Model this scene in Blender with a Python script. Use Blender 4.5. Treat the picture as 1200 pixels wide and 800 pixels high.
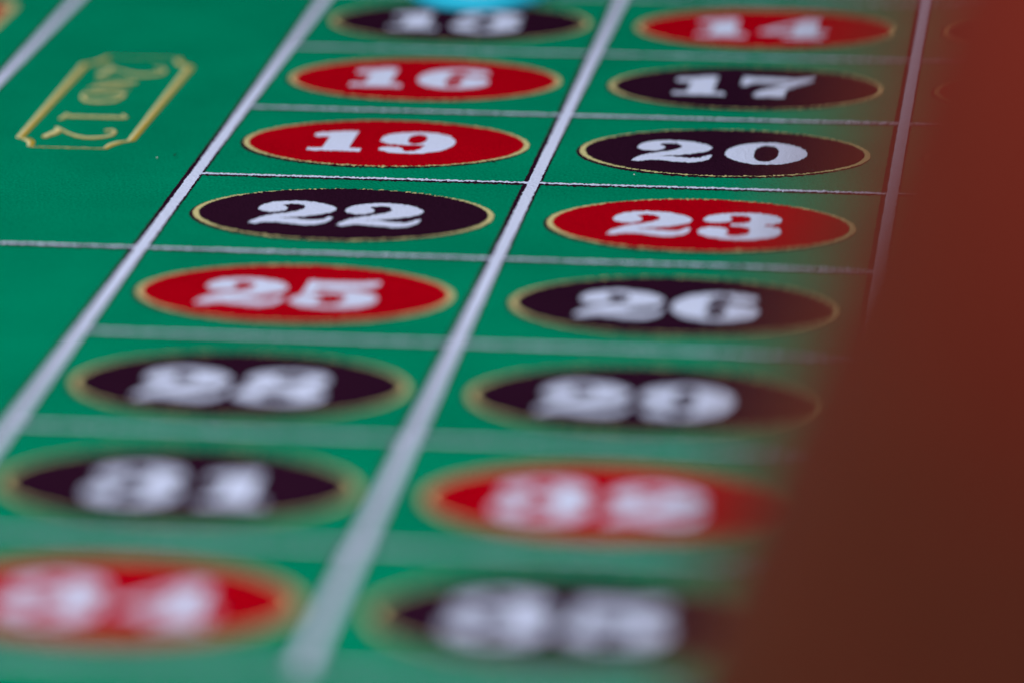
import bpy, math, random
from mathutils import Matrix, Vector, noise
from mathutils.geometry import delaunay_2d_cdt

random.seed(7)
S = 0.08                      # one number column is 8 cm wide; plan coordinates below are in column widths
for o in list(bpy.data.objects):
    bpy.data.objects.remove(o)
scene = bpy.context.scene
C = scene.collection

# ------------------------------------------------------------------ camera
PITCH = 0.70773               # row pitch in column widths
COLS = [0.0, 1.0, 2.0357, 3.045]
cam_d = bpy.data.cameras.new('camera')
cam = bpy.data.objects.new('camera', cam_d)
C.objects.link(cam)
a, b, c = 0.1509388592736633, 1.2359850588320962, -0.015311022202199863
rot = Matrix.Rotation(a, 4, 'Z') @ Matrix.Rotation(b, 4, 'X') @ Matrix.Rotation(c, 4, 'Z')
CAM = Vector((2.710536051037365, -13.126921730991876, 3.6347894074182427))
cam.matrix_world = Matrix.Translation(CAM * S) @ rot
cam_d.sensor_width = 36
cam_d.lens = 150
cam_d.clip_start = 0.02
cam_d.clip_end = 50
cam_d.dof.use_dof = True
cam_d.dof.focus_distance = 12.40 * S
cam_d.dof.aperture_fstop = 4.75
scene.camera = cam
right = (rot @ Vector((1, 0, 0))).xyz

# ------------------------------------------------------------------ world, lamps, exposure
world = bpy.data.worlds.new('World')
scene.world = world
world.use_nodes = True
bg = world.node_tree.nodes['Background']
bg.inputs[0].default_value = (0.80, 0.90, 1.0, 1)
bg.inputs[1].default_value = 0.12

def area(name, loc, target, size, power, col):
    l = bpy.data.lights.new(name, 'AREA')
    l.shape = 'DISK'
    l.size = size
    l.energy = power
    l.color = col
    o = bpy.data.objects.new(name, l)
    C.objects.link(o)
    o.location = loc
    d = Vector(target) - Vector(loc)
    o.rotation_euler = d.to_track_quat('-Z', 'Y').to_euler()
    return o
area('ceiling_lamp', (-0.75, -0.85, 1.50), (0.08, -0.2, 0), 0.7, 22.0, (0.90, 0.95, 1.0))
area('post_fill', (0.15, -2.30, 0.66), (0.15, -0.5, 0.05), 0.8, 44.0, (0.95, 0.97, 1.0))  # unseen fill added behind the camera to brighten the front of the post

scene.view_settings.view_transform = 'Standard'
scene.view_settings.look = 'None'
scene.view_settings.exposure = 0
scene.view_settings.gamma = 1
scene.render.engine = 'CYCLES'
scene.cycles.max_bounces = 6

# ------------------------------------------------------------------ materials
def nodes(m):
    m.use_nodes = True
    nt = m.node_tree
    return nt, nt.nodes['Principled BSDF']

def felt(name, col, var=0.34, bump=0.9, hue=None):
    """dyed wool cloth: fine nap relief, slight unevenness of the dye"""
    m = bpy.data.materials.new(name)
    nt, p = nodes(m)
    N, L = nt.nodes, nt.links
    geo = N.new('ShaderNodeNewGeometry')
    n1 = N.new('ShaderNodeTexNoise'); n1.inputs['Scale'].default_value = 1500; n1.inputs['Detail'].default_value = 3
    n2 = N.new('ShaderNodeTexNoise'); n2.inputs['Scale'].default_value = 28; n2.inputs['Detail'].default_value = 5
    n3 = N.new('ShaderNodeTexVoronoi'); n3.inputs['Scale'].default_value = 1500
    for n in (n1, n2, n3):
        L.new(geo.outputs['Position'], n.inputs['Vector'])
    mix = N.new('ShaderNodeMath'); mix.operation = 'MULTIPLY_ADD'
    L.new(n1.outputs['Fac'], mix.inputs[0]); mix.inputs[1].default_value = 0.6
    add2 = N.new('ShaderNodeMath'); add2.operation = 'MULTIPLY'
    L.new(n2.outputs['Fac'], add2.inputs[0]); add2.inputs[1].default_value = 0.4
    L.new(add2.outputs[0], mix.inputs[2])
    ramp = N.new('ShaderNodeMapRange')
    L.new(mix.outputs[0], ramp.inputs['Value'])
    ramp.inputs['From Min'].default_value = 0.25; ramp.inputs['From Max'].default_value = 0.75
    ramp.inputs['To Min'].default_value = 1 - var; ramp.inputs['To Max'].default_value = 1 + var
    mul = N.new('ShaderNodeVectorMath'); mul.operation = 'SCALE'
    mul.inputs[0].default_value = col
    L.new(ramp.outputs['Result'], mul.inputs['Scale'])
    L.new(mul.outputs[0], p.inputs['Base Color'])
    h = N.new('ShaderNodeMath'); h.operation = 'ADD'
    L.new(n1.outputs['Fac'], h.inputs[0]); L.new(n3.outputs['Distance'], h.inputs[1])
    bp = N.new('ShaderNodeBump'); bp.inputs['Strength'].default_value = bump; bp.inputs['Distance'].default_value = 0.0002
    L.new(h.outputs[0], bp.inputs['Height'])
    L.new(bp.outputs[0], p.inputs['Normal'])
    p.inputs['Roughness'].default_value = 0.95
    p.inputs['Specular IOR Level'].default_value = 0.0
    return m

M = {
    'green': felt('green_felt', (0.0, 0.222, 0.112)),
    'white': felt('white_print', (0.68, 0.71, 0.92), 0.11),
    'black': felt('black_print', (0.024, 0.0052, 0.0165), 0.28),
    'red': felt('red_print', (0.42, 0.0, 0.0065), 0.22),
    'gold': felt('gold_print', (0.60, 0.52, 0.24), 0.16),
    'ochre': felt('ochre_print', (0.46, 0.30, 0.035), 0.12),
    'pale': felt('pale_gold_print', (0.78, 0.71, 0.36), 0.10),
}

def wood(name):
    m = bpy.data.materials.new(name)
    nt, p = nodes(m)
    N, L = nt.nodes, nt.links
    tc = N.new('ShaderNodeTexCoord')
    mp = N.new('ShaderNodeMapping'); mp.inputs['Scale'].default_value = (1, 1, 0.07)
    L.new(tc.outputs['Object'], mp.inputs['Vector'])
    n = N.new('ShaderNodeTexNoise'); n.inputs['Scale'].default_value = 220; n.inputs['Detail'].default_value = 6; n.inputs['Distortion'].default_value = 0.6
    L.new(mp.outputs[0], n.inputs['Vector'])
    r = N.new('ShaderNodeValToRGB')
    r.color_ramp.elements[0].position = 0.3; r.color_ramp.elements[0].color = (0.090, 0.0082, 0.0045, 1)
    r.color_ramp.elements[1].position = 0.75; r.color_ramp.elements[1].color = (0.158, 0.0200, 0.0125, 1)
    L.new(n.outputs['Fac'], r.inputs['Fac'])
    L.new(r.outputs[0], p.inputs['Base Color'])
    p.inputs['Roughness'].default_value = 0.5
    p.inputs['Specular IOR Level'].default_value = 0.06
    bp = N.new('ShaderNodeBump'); bp.inputs['Strength'].default_value = 0.15; bp.inputs['Distance'].default_value = 0.0005
    L.new(n.outputs['Fac'], bp.inputs['Height']); L.new(bp.outputs[0], p.inputs['Normal'])
    return m
M['wood'] = wood('reddish_wood')

def plastic(name, col, rough=0.4):
    m = bpy.data.materials.new(name)
    nt, p = nodes(m)
    N, L = nt.nodes, nt.links
    geo = N.new('ShaderNodeNewGeometry')
    n = N.new('ShaderNodeTexNoise'); n.inputs['Scale'].default_value = 900
    L.new(geo.outputs['Position'], n.inputs['Vector'])
    mr = N.new('ShaderNodeMapRange'); mr.inputs['To Min'].default_value = rough - 0.08; mr.inputs['To Max'].default_value = rough + 0.12
    L.new(n.outputs['Fac'], mr.inputs['Value']); L.new(mr.outputs[0], p.inputs['Roughness'])
    p.inputs['Base Color'].default_value = (*col, 1)
    p.inputs['Specular IOR Level'].default_value = 0.15
    return m
M['cyan'] = plastic('cyan_clay', (0.022, 0.50, 0.72))
M['chip_white'] = plastic('chip_white', (0.78, 0.80, 0.82))
M['lint_dark'] = plastic('lint_dark', (0.01, 0.03, 0.02), 0.9)
M['lint_white'] = plastic('lint_white', (0.75, 0.78, 0.78), 0.9)

# ------------------------------------------------------------------ mesh helpers (plan units in, metres out)
def link(name, verts, faces, mat, parent=None, smooth=False):
    me = bpy.data.meshes.new(name)
    me.from_pydata([(v[0] * S, v[1] * S, v[2] * S) for v in verts], [], faces)
    me.materials.append(M[mat])
    if smooth:
        for p in me.polygons:
            p.use_smooth = True
    me.update()
    o = bpy.data.objects.new(name, me)
    C.objects.link(o)
    if parent:
        o.parent = parent
    return o

def empty(name, parent=None):
    o = bpy.data.objects.new(name, None)
    o.empty_display_size = 0.02
    C.objects.link(o)
    if parent:
        o.parent = parent
    return o

def tag(o, label=None, cat=None, group=None, kind=None):
    if label: o['label'] = label
    if cat: o['category'] = cat
    if group: o['group'] = group
    if kind: o['kind'] = kind
    return o

JY, JX = 0.0055, 0.0010       # how far the nap of the cloth frays a printed edge
def fray(p, k=1.0):
    """printed edges follow the nap of the cloth, so they are ragged on a half-millimetre scale"""
    g = random.gauss(0, 1)
    slow = noise.noise((p[0] * 110, p[1] * 70, 3.1))
    return (p[0] + JX * k * random.gauss(0, 1), p[1] + JY * k * (0.62 * g + 0.18 * slow))

STEP = 0.0048
def resample(pts, step=STEP, closed=True):
    out = []
    n = len(pts)
    for i in range(n if closed else n - 1):
        p, q = pts[i], pts[(i + 1) % n]
        d = math.dist(p, q)
        k = max(1, int(d / step))
        for t in range(k):
            f = t / k
            out.append((p[0] + (q[0] - p[0]) * f, p[1] + (q[1] - p[1]) * f))
    if not closed:
        out.append(pts[-1])
    return out

def smooth_closed(pts, per=6):
    """Catmull-Rom through pts; a point given as (x, y, 1) is a sharp corner"""
    n = len(pts)
    out = []
    for i in range(n):
        p0, p1, p2, p3 = pts[i - 1], pts[i], pts[(i + 1) % n], pts[(i + 2) % n]
        c1, c2 = len(p1) > 2, len(p2) > 2
        for k in range(per):
            t = k / per
            v = []
            for ax in (0, 1):
                m1 = (p2[ax] - p1[ax]) if c1 else (p2[ax] - p0[ax]) / 2
                m2 = (p2[ax] - p1[ax]) if c2 else (p3[ax] - p1[ax]) / 2
                v.append((2*t**3 - 3*t**2 + 1)*p1[ax] + (t**3 - 2*t**2 + t)*m1 + (-2*t**3 + 3*t**2)*p2[ax] + (t**3 - t**2)*m2)
            out.append(tuple(v))
    return out

def fill(loops, z):
    """triangulate outlines with holes; ragged edges may cross themselves, so use a constrained Delaunay net"""
    pts, edges = [], []
    for l in loops:
        b0, n = len(pts), len(l)
        pts += [Vector(p) for p in l]
        edges += [(b0 + i, b0 + (i+1) % n) for i in range(n)]
    vo, eo, fo, _, _, _ = delaunay_2d_cdt(pts, edges, [], 1, 1e-7)
    verts = [(p.x, p.y, z) for p in vo]
    fs = []
    def inside(x, y):
        odd = False
        for l in loops:
            x1, y1 = l[-1]
            for x2, y2 in l:
                if (y1 > y) != (y2 > y) and x < x1 + (y-y1)*(x2-x1)/(y2-y1):
                    odd = not odd
                x1, y1 = x2, y2
        return odd
    for t in fo:
        if not inside(sum(verts[i][0] for i in t)/len(t), sum(verts[i][1] for i in t)/len(t)):
            continue
        A, B, D = (verts[i] for i in t[:3])
        cr = (B[0]-A[0])*(D[1]-A[1]) - (B[1]-A[1])*(D[0]-A[0])
        fs.append(tuple(t) if cr > 0 else tuple(reversed(t)))
    return verts, fs

def ring(outer, inner, z):
    n = len(outer)
    v = [(x, y, z) for x, y in outer] + [(x, y, z) for x, y in inner]
    return v, [(i, (i + 1) % n, n + (i + 1) % n, n + i) for i in range(n)]

def ellipse(cx, cy, rx, ry, n):
    return [(cx + rx * math.cos(2*math.pi*i/n), cy + ry * math.sin(2*math.pi*i/n)) for i in range(n)]

def frayed_ellipse(cx, cy, rx, ry, n, k=1.0):
    """an oval whose edge is ragged like fray(), moved only in and out so that it never folds over itself"""
    out = []
    for i in range(n):
        co, si = math.cos(2*math.pi*i/n), math.sin(2*math.pi*i/n)
        s_ = 1 + k*random.gauss(0, 1)*(0.0034/ry*si*si + 0.0010/rx*co*co)
        out.append((cx + rx*co*s_, cy + ry*si*s_))
    return out

def strip(p, q, l, r, z):
    """a printed band from p to q, l wide to the left and r to the right of its axis, with frayed edges"""
    d = Vector((q[0]-p[0], q[1]-p[1])); L = d.length; d /= L
    nrm = Vector((-d.y, d.x))
    n = max(2, int(L / STEP))
    v, f = [], []
    for i in range(n + 1):
        x, y = p[0] + d.x*L*i/n, p[1] + d.y*L*i/n
        ja, jb = (0.0030*random.gauss(0, 1) if abs(d.x) > 0.5 else 0.0013*random.gauss(0, 1) for _ in range(2))
        A = (x + nrm.x*(l+ja), y + nrm.y*(l+ja)); B = (x - nrm.x*(r+jb), y - nrm.y*(r+jb))
        v += [(*A, z), (*B, z)]
        if i:
            k = 2*i
            f.append((k-2, k-1, k+1, k))
    return v, f

# ------------------------------------------------------------------ the cloth
layout = empty('roulette_layout')
tag(layout, 'green felt roulette cloth printed with a white grid and numbered red and black ovals', 'roulette cloth')
X0, X1, Y0, Y1, TH = -3.4, 5.2, -9.6, 5.5, 0.03
nx, ny = 24, 40
v, f = [], []
for j in range(ny + 1):
    for i in range(nx + 1):
        v.append((X0 + (X1-X0)*i/nx, Y0 + (Y1-Y0)*j/ny, 0))
for j in range(ny):
    for i in range(nx):
        k = j*(nx+1) + i
        f.append((k, k+1, k+nx+2, k+nx+1))
base = len(v)
v += [(X0, Y0, -TH), (X1, Y0, -TH), (X1, Y1, -TH), (X0, Y1, -TH)]
f.append((base+3, base+2, base+1, base))
rim = [list(range(0, nx+1)), [j*(nx+1)+nx for j in range(ny+1)], [ny*(nx+1)+i for i in range(nx, -1, -1)], [j*(nx+1) for j in range(ny, -1, -1)]]
for s_, edge in enumerate(rim):
    f.append(tuple([base+s_, base+(s_+1) % 4] + edge[::-1]))
link('felt', v, f, 'green', layout)

ZB, ZVB, ZW, ZVW = 0.0010, 0.0014, 0.0020, 0.0026
W2, H2 = 0.0165, 0.0068
def grid_line(p, q, across):
    if across:
        o = link('grid_line', *strip(p, q, H2, H2, ZW), 'white', layout)
        link('black_edging', *strip(p, q, H2 + 0.002, H2 + 0.013, ZB), 'black', o)
    else:   # runs away from the camera: p near, q far, left side is -x
        o = link('grid_line', *strip(p, q, W2, W2, ZVW), 'white', layout)
        link('black_edging', *strip(p, q, W2 + 0.0145, W2 + 0.0055, ZVB), 'black', o)
    return o
YB, YT = -7*PITCH, 3*PITCH
XA, XO = -0.838, -1.86
for x in COLS + [XA, XO]:
    grid_line((x, YB - 0.0165), (x, YT), False)
for j in range(-3, 8):
    y = -j*PITCH
    grid_line((COLS[0] + W2*0.9, y), (COLS[3] - W2*0.9, y), True)
for y in (PITCH, -3*PITCH, -7*PITCH):
    grid_line((XA + W2*0.9, y), (-W2*0.9, y), True)
for y in (PITCH, -PITCH, -3*PITCH, -5*PITCH, -7*PITCH):
    grid_line((XO + W2*0.9, y), (XA - W2*0.9, y), True)

# ------------------------------------------------------------------ numerals (hundredths of a column width, y up, centred)
def sh(pts, dx, dy=0):
    return [(p[0]+dx, p[1]+dy, *p[2:]) for p in pts]
G = {}
G['2'] = [sh([(-25.6,3.2),(-24.8,7.3),(-22,10.3),(-17.6,11.9),(-12.2,11.9),(-7.8,10.2),(-4.5,7.6),(-2.8,4.4),(-3.9,0.9),(-6.8,-1.6),(-10.6,-3.6),(-14.6,-5.0),(-18,-6.3,1),(-14.1,-6.0),(-10.3,-7.0),(-7.3,-7.4),(-5.1,-6.2),(-3.6,-3.6,1),(-2.2,-3.6,1),(-2.9,-8.4),(-5.9,-11.7),(-9.6,-12.4),(-14.2,-11.4),(-18.1,-10.4),(-21.1,-10.9),(-23.4,-12.3,1),(-25.8,-11.9,1),(-24.9,-8.6),(-22.9,-5.3),(-20,-2.6),(-16.6,-0.5),(-13.5,1.9),(-12.2,4.6),(-12.9,7.4),(-15.0,8.8),(-17.2,8.6),(-18.9,7.4),(-17.4,5.0),(-17.3,2.4),(-19,0.5),(-21.6,-0.2),(-24,0.7)], 14, 0.2)]
G['0'] = [ [(12.4*math.cos(t), 12.4*math.sin(t)) for t in [2*math.pi*i/20 for i in range(20)]],
           [(3.7*math.copysign(abs(math.cos(t))**0.85, math.cos(t)), 9.0*math.copysign(abs(math.sin(t))**0.85, math.sin(t))) for t in [2*math.pi*i/20 for i in range(20)]] ]
G['1'] = [sh([(-21.4,8.4),(-21.0,10.6),(-19.2,11.6),(-15.2,12.6),(-12.6,14.0,1),(-8.5,14.0,1),(-8.4,-5.3,1),(-4.6,-5.6,1),(-4.4,-9.2,1),(-21.1,-9.2,1),(-21.1,-6.0,1),(-16.6,-5.6,1),(-16.4,6.9,1),(-18.0,7.0),(-20.3,6.6)], 13, -2.4)]
nine_o = sh([(-1.6,5.2),(-0.8,9.2),(2.2,12.2),(8.8,14.3),(15.6,13.0),(20.0,9.2),(21.8,4.0),(21.0,-2.0),(17.8,-6.9),(11.7,-9.9),(6.0,-9.9),(1.4,-8.5),(-0.5,-6.0),(0.4,-3.9),(2.7,-3.0),(5.3,-3.5),(6.7,-5.0),(7.2,-6.9),(8.6,-7.8,1),(10.6,-7.0),(12.2,-4.6),(13.0,-0.3,1),(9.5,-0.5),(5.0,-0.3),(1.4,0.6),(-0.9,2.6)], -10.1, -2.2)
nine_i = [(9.7+2.9*math.cos(2*math.pi*i/14)-10.1, 6.2+5.6*math.sin(2*math.pi*i/14)-2.2) for i in range(14)]
G['9'] = [nine_o, nine_i]
rotp = lambda l: [(-p[0], -p[1], *p[2:]) for p in l]
G['6'] = [rotp(nine_o), rotp(nine_i)]
G['3'] = [sh([(1.4,4.2),(2.4,7.6),(4.8,9.9),(8.6,11.5),(13.6,12.3),(18,11.6),(21.8,9.6),(23.6,6.2),(22.6,2.6),(18.6,0.0,1),(22.8,-1.8),(24.4,-6),(23.4,-9.9),(20.1,-12.9),(15.3,-14.6),(9.7,-14.6),(4.5,-12.8),(1.6,-10),(0.9,-7.1),(2,-4.5),(4.4,-3.2),(7.1,-3.4),(9,-5),(9.3,-7.6),(8.8,-9.6),(9.8,-11.2),(12.4,-11.4),(14.8,-9.6),(15.6,-6.2),(14.8,-3.0),(12.6,-1.6),(9.6,-1.5,1),(9.6,0.9,1),(12.2,1.1),(14.4,2.6),(15.0,5.4),(14.2,8.2),(12.0,9.4),(9.6,9.2),(8.6,7.8),(9.4,5.8),(9.0,3.4),(7.2,1.9),(4.6,1.6),(2.4,2.4)], -12.6, 1.2)]
G['4'] = [[(2.6,12.2,1),(7.4,12.2,1),(7.4,-2.8,1),(11.4,-2.8,1),(11.4,-5.6,1),(7.4,-5.6,1),(7.4,-9.2,1),(10.2,-9.4,1),(10.2,-12.2,1),(-3.6,-12.2,1),(-3.6,-9.4,1),(-0.4,-9.2,1),(-0.4,-5.6,1),(-12,-5.6,1),(-12,-3.6,1)], [(-0.4,-2.8,1),(-8.2,-2.8,1),(-0.4,5.0,1)]]
G['5'] = [[(-9.6,12.2,1),(-6.0,11.6),(0,11.4),(6.0,11.8),(10.2,12.8,1),(10.4,10.0),(8.6,7.2),(4.6,5.6),(-0.5,5.2),(-6.2,5.6,1),(-6.6,1.8,1),(-3.6,3.0),(1.0,3.6),(6.6,2.8),(10.8,-0.2),(11.8,-4.4),(10.0,-8.8),(5.4,-11.8),(-1.6,-12.5),(-8.0,-11.2),(-11.6,-8.0),(-11.4,-4.4),(-8.8,-2.2),(-5.4,-2.6),(-3.6,-4.8),(-4.2,-7.2),(-4.0,-9.2),(-1.8,-10.2),(1.4,-9.0),(3.0,-5.4),(2.6,-1.4),(0.4,0.6),(-3.4,0.4),(-7.0,-1.2),(-9.6,-1.6,1)]]
G['7'] = [[(-11.6,12.2,1),(-9.6,12.0,1),(-7.6,11.0),(-4.4,11.2),(0.2,11.0),(4.0,10.2),(7.6,11.0),(9.4,12.2,1),(11.8,12.2,1),(11.0,8.6),(7.6,4.2),(4.4,-1.0),(3.4,-6.0),(3.6,-12.2,1),(-6.4,-12.2,1),(-6.4,-8.6),(-4.6,-4.6),(-1.0,-0.8),(3.0,3.0),(5.4,6.0,1),(2.0,4.6),(-2.0,4.8),(-5.6,5.4),(-8.4,4.2),(-9.6,1.6,1),(-11.6,1.6,1)]]
def el(cx, cy, rx, ry, n=14):
    return [(cx + rx*math.cos(2*math.pi*i/n), cy + ry*math.sin(2*math.pi*i/n)) for i in range(n)]
G['8'] = [[(0,12.4),(6.6,11.6),(10.4,8.6),(10.6,4.8),(8.4,1.8),(6.4,0.4),(9.8,-1.8),(11.8,-5.4),(10.6,-9.2),(6.8,-11.8),(0,-12.5),(-6.8,-11.8),(-11.2,-9.2),(-12,-5.6),(-10.2,-2.2),(-6.6,-0.2),(-9.4,2.0),(-10.6,5.2),(-9.6,8.8),(-6,11.6)],
          [(1.4,9.8),(4.2,8.6),(4.6,6.0),(2.6,3.4),(-0.6,3.8),(-3.2,5.8),(-3.2,8.4),(-1.2,9.8)],
          [(-2.4,-3.0),(1.6,-4.4),(4.2,-6.6),(3.4,-9.2),(0,-10.2),(-3.8,-9.2),(-5.2,-6.6),(-4.4,-4.2)]]

def digit(ch, cx, cy, z, parent):
    loops = []
    for l in G[ch]:
        q = smooth_closed(l)
        q = resample([(cx + x*0.0098, cy + y*0.0091) for x, y in q])
        loops.append([fray(p, 0.8) for p in q])
    return link('digit', *fill(loops, z), 'white', parent)

EXT = {ch: (min(p[0] for p in g[0])*0.01, max(p[0] for p in g[0])*0.01) for ch, g in G.items()}
REDS = {1, 3, 5, 7, 9, 12, 14, 16, 18, 19, 21, 23, 25, 27, 30, 32, 34, 36}
NE = 520
def number_spot(n):
    k, col = (n-1)//3, (n-1) % 3
    cx = (COLS[col] + COLS[col+1])/2 + 0.003
    cy = -(k - 4.5)*PITCH + (0.002 if k < 9 else -0.014)
    colour = 'red' if n in REDS else 'black'
    RX, RY, T, TY = 0.4325, 0.2400, 0.0175, 0.0048
    fld = frayed_ellipse(cx, cy, RX-T, RY-TY, NE, 1.1)
    verts = [(x, y, 0.0032) for x, y in fld] + [(cx, cy, 0.0032)]
    spot = link('number_spot', verts, [(i, (i+1) % NE, NE) for i in range(NE)], colour, layout)
    tag(spot, '%s oval with gold rim, numbered %d in white' % (colour, n))
    outer = frayed_ellipse(cx, cy, RX, RY, NE, 1.1)
    inner = ellipse(cx, cy, RX-T-0.012, RY-TY-0.020, NE)
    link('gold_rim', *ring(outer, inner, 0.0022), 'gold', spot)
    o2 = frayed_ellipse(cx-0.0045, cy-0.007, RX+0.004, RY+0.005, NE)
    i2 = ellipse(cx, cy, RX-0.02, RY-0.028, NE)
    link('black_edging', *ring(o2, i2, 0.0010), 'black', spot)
    txt = str(n)
    ws = [EXT[ch][1] - EXT[ch][0] for ch in txt]
    gap = 0 if len(txt) == 1 else 0.036 if txt[0] == '1' else 0.032 if txt == '20' else 0.042 if txt == '31' else 0.028 if txt[0] == '3' else 0.016
    x = cx + (0.006 if txt in ('31', '34') else -0.010) - (sum(ws) + gap*(len(txt)-1))/2
    for ch, w_ in zip(txt, ws):
        digit(ch, x - EXT[ch][0], cy + (0.005 if n in (19, 16, 17) else -0.006 if k < 9 else -0.014), 0.0042, spot)
        x += w_ + gap
for n in range(7, 37):
    number_spot(n)

# ------------------------------------------------------------------ dozen boxes: a gold ticket-shaped frame with script lettering
def catmull(pts, per=8):
    out = []
    n = len(pts)
    for i in range(n-1):
        p0, p1, p2, p3 = pts[max(i-1, 0)], pts[i], pts[i+1], pts[min(i+2, n-1)]
        for k in range(per):
            t = k/per
            out.append(tuple(0.5*((2*p1[a_]) + (-p0[a_]+p2[a_])*t + (2*p0[a_]-5*p1[a_]+4*p2[a_]-p3[a_])*t*t + (-p0[a_]+3*p1[a_]-3*p2[a_]+p3[a_])*t**3) for a_ in range(3)))
    out.append(tuple(pts[-1]))
    return out

def pen(strokes, z, mapf, mat, name, parent, dx=0.0, dy=0.0, k=1.0, closed=False, zs=0.0):
    """calligraphic strokes: points (u, v, width) swept as a band, joined into one mesh"""
    V_, F_ = [], []
    for s_i, st in enumerate(strokes):
        st = st if closed else catmull(st)
        pts = [(*mapf(u, w_), wd*k) for u, w_, wd in st]
        nn = len(pts); b0 = len(V_)
        zz = z + zs*s_i
        for i, (x, y, wd) in enumerate(pts):
            A = pts[i-1] if (closed or i) else pts[i]
            B = pts[(i+1) % nn] if (closed or i < nn-1) else pts[i]
            d = Vector((B[0]-A[0], B[1]-A[1]))
            d = d.normalized() if d.length > 1e-9 else Vector((1, 0))
            nx_, ny_ = -d.y*wd/2, d.x*wd/2
            V_ += [(*fray((x+nx_+dx, y+ny_+dy), 0.35), zz), (*fray((x-nx_+dx, y-ny_+dy), 0.35), zz)]
        for i in range(nn if closed else nn-1):
            p_, q_ = b0+2*i, b0+2*((i+1) % nn)
            F_.append((p_, p_+1, q_+1, q_))
    return link(name, V_, F_, mat, parent)

# letters: u along the text (towards the near end), v up; hundredths of a column width
LET = {
 '2script': [[(12.5,16,2.2),(12,18,2.2),(14.5,19.4,1.6),(18,17.8,2.4),(19.6,14,3.0),(18.6,10,2.4),(15.5,5.5,1.6),(12,1.6,1.4)],
             [(11.5,0.8,1.2),(13.5,1.8,3.4),(16.5,1.0,4.2),(19.5,-0.4,3.4),(21.5,0.8,1.4)]],
 'n': [[(0,11,1.2),(2,11.6,2.2),(3,9,3.4),(3,4,3.4),(3,0,3.2)],[(3.2,8.5,1.2),(6.5,11.6,1.8),(9.2,10.4,3.0),(9.6,6,3.4),(9.6,1,3.2),(11.5,0.2,1.2)]],
 'd': [[(9,9,1.4),(5,11.4,1.6),(1.6,8,2.8),(1.2,4,3.2),(3.4,0.4,2.2),(6.4,1.4,1.4),(9,5,1.4)],[(8.6,18.8,1.4),(9.6,14,3.0),(9.8,7,3.4),(9.8,1.2,3.0),(12,0.4,1.2)]],
 'N': [[(0.2,13,1.2),(0.2,6.5,1.2),(0.2,0,1.4)],[(0,13,1.6),(1.5,12.2,2.6),(5,6.5,3.0),(8.5,0.8,2.4)],[(9,13,1.4),(9,6.5,1.2),(9,0,1.2)]],
 'D': [[(1.2,13,3.0),(1.2,6.5,3.0),(1.2,0,3.0)],[(1,12.6,1.2),(5,12.8,1.6),(9.4,10.5,2.8),(10.6,6.5,3.4),(9.4,2.5,2.8),(5,0.2,1.6),(1,0.4,1.2)]],
 'r': [[(0,11,1.2),(2,11.6,2.2),(3,9,3.4),(3,4,3.4),(3,0,3.2)],[(3.2,8.0,1.2),(6,11.6,2.4),(9,10.6,3.0)]],
 '3script': [[(3,16,2.2),(7,19.5,1.8),(13,17.5,3.0),(12,12,2.2),(8,10.2,1.4),(14,8,3.0),(15,3,3.4),(9,-0.4,2.2),(3,2,2.6)]],
 '1': [[(-2.6,17.6,1.0),(-0.6,18.6,1.8),(0.8,19.4,2.4)],[(0.6,19.2,3.0),(0.8,14,3.0),(0.8,7,3.0),(0.8,1.2,3.2)],[(-1.6,0.4,1.2),(0.8,0.2,2.2),(4.2,-0.6,1.8)]],
 '2': [[(2.4,16.2,1.8),(1.4,18.2,2.2),(3.6,19.6,1.6),(7.6,18.6,2.4),(9.8,14.6,3.0),(9.4,10.6,2.6),(6.4,6.4,1.9),(3.0,3.4,1.6),(0.6,1.0,1.6)],
       [(0.2,0.6,1.2),(3.0,1.8,3.6),(6.4,1.0,4.4),(9.6,-0.4,3.6),(11.0,0.4,1.6)]],
}
def dozen_box(yc, word, label):
    root = empty('dozen_box', layout)
    tag(root, label)
    xc, hx, hy, nx1, ny1 = -0.439, 0.172, 0.506, 0.055, 0.085
    # ticket outline, anticlockwise from the near right corner; (x, y, stroke width)
    path = []
    sw, ew = 0.0225, 0.008
    def arc(cx, cy, a0, a1, wmid, n=10):
        for i in range(n+1):
            t = i/n; an = math.radians(a0 + (a1-a0)*t)
            path.append((cx + nx1*math.cos(an), cy + ny1*math.sin(an), ew + (wmid-ew)*math.sin(math.pi*t)))
    def seg(p, q, w, n):
        for i in range(1, n):
            path.append((p[0]+(q[0]-p[0])*i/n, p[1]+(q[1]-p[1])*i/n, w))
    R_, L_, T_, B_ = xc+hx, xc-hx, yc+hy, yc-hy
    arc(R_, B_, 180, 90, 0.024)
    seg((R_, B_+ny1), (R_, T_-ny1), sw, 90)
    arc(R_, T_, 270, 180, 0.024)
    seg((R_-nx1, T_), (L_+nx1, T_), 0.003, 30)
    arc(L_, T_, 0, -90, 0.024)
    seg((L_, T_-ny1), (L_, B_+ny1), sw, 90)
    arc(L_, B_, 90, 0, 0.024)
    seg((L_+nx1, B_), (R_-nx1, B_), ew, 30)
    ident = lambda u, w_: (u, w_)
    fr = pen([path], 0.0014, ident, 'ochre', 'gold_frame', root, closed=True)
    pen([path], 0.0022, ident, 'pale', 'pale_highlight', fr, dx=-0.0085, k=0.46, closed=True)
    u = 0.5
    for ch, adv in word:
        if ch:
            mapf = lambda a_, b_, u0=u: (xc - 0.094 + b_*0.01, yc + hy - 0.01*(u0 + a_))
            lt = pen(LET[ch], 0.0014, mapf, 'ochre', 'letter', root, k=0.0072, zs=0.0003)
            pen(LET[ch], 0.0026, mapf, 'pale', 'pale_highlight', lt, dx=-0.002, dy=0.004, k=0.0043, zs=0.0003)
        u += adv
dozen_box(-PITCH + 0.016, [('2script', 27), ('N', 13.5), ('D', 26.5), ('1', 13), ('2', 12)], 'gold ticket-shaped frame lettered 2ND 12')
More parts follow.
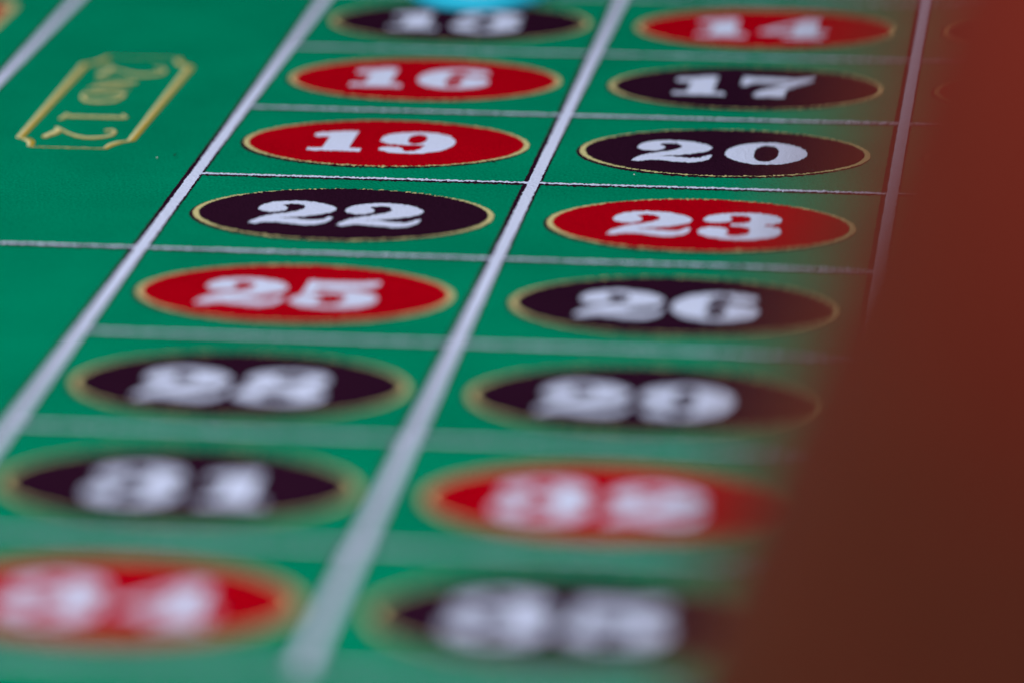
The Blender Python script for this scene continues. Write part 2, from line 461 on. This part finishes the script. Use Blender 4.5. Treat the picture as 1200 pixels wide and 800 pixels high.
dozen_box(-5*PITCH + 0.028, [('3script', 27), ('r', 13.5), ('D', 26.5), ('1', 13), ('2', 12)], 'gold ticket-shaped frame lettered 3rd 12')

# ------------------------------------------------------------------ red plaque of the outside bets
def plaque(yc, colour, label):
    x0, x1, h, cl = -1.70, -1.015, 0.475, 0.05
    def octo(d):
        a0, a1, b0, b1 = x0+d, x1-d, yc-h+d*1.2, yc+h-d*1.2
        return [(a0+cl,b0),(a1-cl,b0),(a1,b0+cl),(a1,b1-cl),(a1-cl,b1),(a0+cl,b1),(a0,b1-cl),(a0,b0+cl)]
    o = link('bet_plaque', *fill([[fray(p) for p in resample(octo(0.026))]], 0.0032), colour, layout)
    tag(o, label)
    v_, f_ = fill([[fray(p) for p in resample(octo(0))]], 0.0018)
    link('gold_rim', v_, f_, 'gold', o)
plaque(0.005, 'red', 'red outside-bet panel with gold rim')
plaque(-2*PITCH, 'black', 'black outside-bet panel with gold rim')

# ------------------------------------------------------------------ light blue chip at the top edge of the picture
def lathe(name, prof, seg, mat, parent=None, a0=0.0, a1=2*math.pi):
    full = abs(a1 - a0 - 2*math.pi) < 1e-6
    nseg = seg if full else seg + 1
    V_, F_ = [], []
    for i in range(nseg):
        an = a0 + (a1-a0)*i/seg
        for r_, z_ in prof:
            V_.append((r_*math.cos(an), r_*math.sin(an), z_))
    m = len(prof)
    for i in range(seg):
        j = (i+1) % nseg
        for k in range(m-1):
            F_.append((i*m+k, j*m+k, j*m+k+1, i*m+k+1))
    return link(name, V_, F_, mat, parent, smooth=True)
chip = empty('casino_chip')
tag(chip, 'light blue round casino chip lying above the number 13', 'casino chip')
H, RC, e = 0.042, 0.240, 0.005
lathe('body', [(0.0001, 0), (RC-e, 0), (RC-e*0.3, e*0.3), (RC, e), (RC, H-e), (RC-e*0.3, H-e*0.3), (RC-e, H), (RC*0.74, H), (RC*0.73, H-0.003), (0.0001, H-0.003)], 96, 'cyan', chip)
lathe('face_ring', [(RC*0.70, H-0.003), (RC*0.70, H-0.001), (RC*0.64, H-0.001), (RC*0.64, H-0.003)], 72, 'chip_white', chip)
lathe('face_ring', [(RC*0.50, H-0.003), (RC*0.50, H-0.001), (RC*0.46, H-0.001), (RC*0.46, H-0.003)], 72, 'chip_white', chip)
chip.location = (0.515*S, 0.730*S, 0.0045*S)

# ------------------------------------------------------------------ out-of-focus wooden post in the right foreground
EDGE = [(1.835, -6.285, 0.0), (1.8918, -6.5175, 0.2499), (1.9771, -6.8588, 0.6127), (2.0828, -7.2334, 1.0241), (2.2154, -7.7833, 1.5345), (2.3104, -8.1796, 1.8888),
        (2.3917, -8.5368, 2.2081), (2.4651, -8.7477, 2.4902), (2.4947, -8.7778, 2.6353), (2.5259, -8.7492, 2.764), (2.60, -8.66, 3.15), (2.66, -8.55, 3.65)]
RP = 0.42
path = catmull(EDGE, 7)
AX = []
for i, p in enumerate(path):
    t = (Vector(path[min(i+1, len(path)-1)]) - Vector(path[max(i-1, 0)])).normalized()
    sd = (right - t*right.dot(t)).normalized()
    AX.append((Vector(p) + sd*RP, t, sd))
post = empty('wooden_post')
tag(post, 'curved reddish brown wooden post in the right foreground, far out of focus', 'wooden post')
NS = 48
v, f = [], []
base_pt = AX[0][0].copy(); base_pt.z = 0
for i, (p, t, sd) in enumerate(AX):
    up = t.cross(sd)
    rr = RP
    for k in range(NS):
        an = 2*math.pi*k/NS
        q = p + (sd*math.cos(an) + up*math.sin(an))*rr - base_pt
        if i == 0: q.z = 0.05
        v.append(q)
for i in range(len(AX)-1):
    for k in range(NS):
        f.append((i*NS+k, i*NS+(k+1) % NS, (i+1)*NS+(k+1) % NS, (i+1)*NS+k))
f.append(tuple(range(NS))[::-1]); f.append(tuple((len(AX)-1)*NS+k for k in range(NS)))
link('shaft', v, f, 'wood', post, smooth=True)
lathe('foot', [(0.001, 0.001), (0.50, 0.001), (0.52, 0.015), (0.52, 0.045), (0.49, 0.06), (0.001, 0.065)], 64, 'wood', post)
post.location = (base_pt - Vector((0.012, 0, 0)))*S

# ------------------------------------------------------------------ specks of lint
def lint(x, y, mat, label, size):
    V_, F_ = [], []
    n, rr = 6, size
    random.seed(int(1000*abs(x)+77*abs(y)))
    pts = [Vector((x + rr*1.6*(i/n-0.5) + random.uniform(-.3, .3)*rr, y + random.uniform(-1.2, 1.2)*rr, 0.006 + rr*0.9*math.sin(math.pi*i/n))) for i in range(n+1)]
    for i, p in enumerate(pts):
        w_ = rr*0.5*(0.35 + math.sin(math.pi*i/n))
        for k in range(5):
            an = 2*math.pi*k/5
            V_.append((p.x, p.y + w_*math.cos(an), p.z + w_*math.sin(an)))
    for i in range(n):
        for k in range(5):
            F_.append((i*5+k, (i+1)*5+k, (i+1)*5+(k+1) % 5, i*5+(k+1) % 5))
    o = link('lint_speck', V_, F_, mat)
    tag(o, label, 'lint')
lint(0.8571, -1.2384, 'lint_dark', 'tiny dark lint speck on the green just below the red 19 oval', 0.0045)
lint(1.2822, -1.3257, 'lint_white', 'tiny white lint speck on the green just below the black 20 oval', 0.003)
lint(-0.1454, -1.2932, 'lint_white', 'tiny white lint speck on the green below the gold 2ND 12 frame', 0.0028)
lint(-0.0981, -1.2621, 'lint_dark', 'tiny dark lint speck on the green below the gold 2ND 12 frame', 0.004)
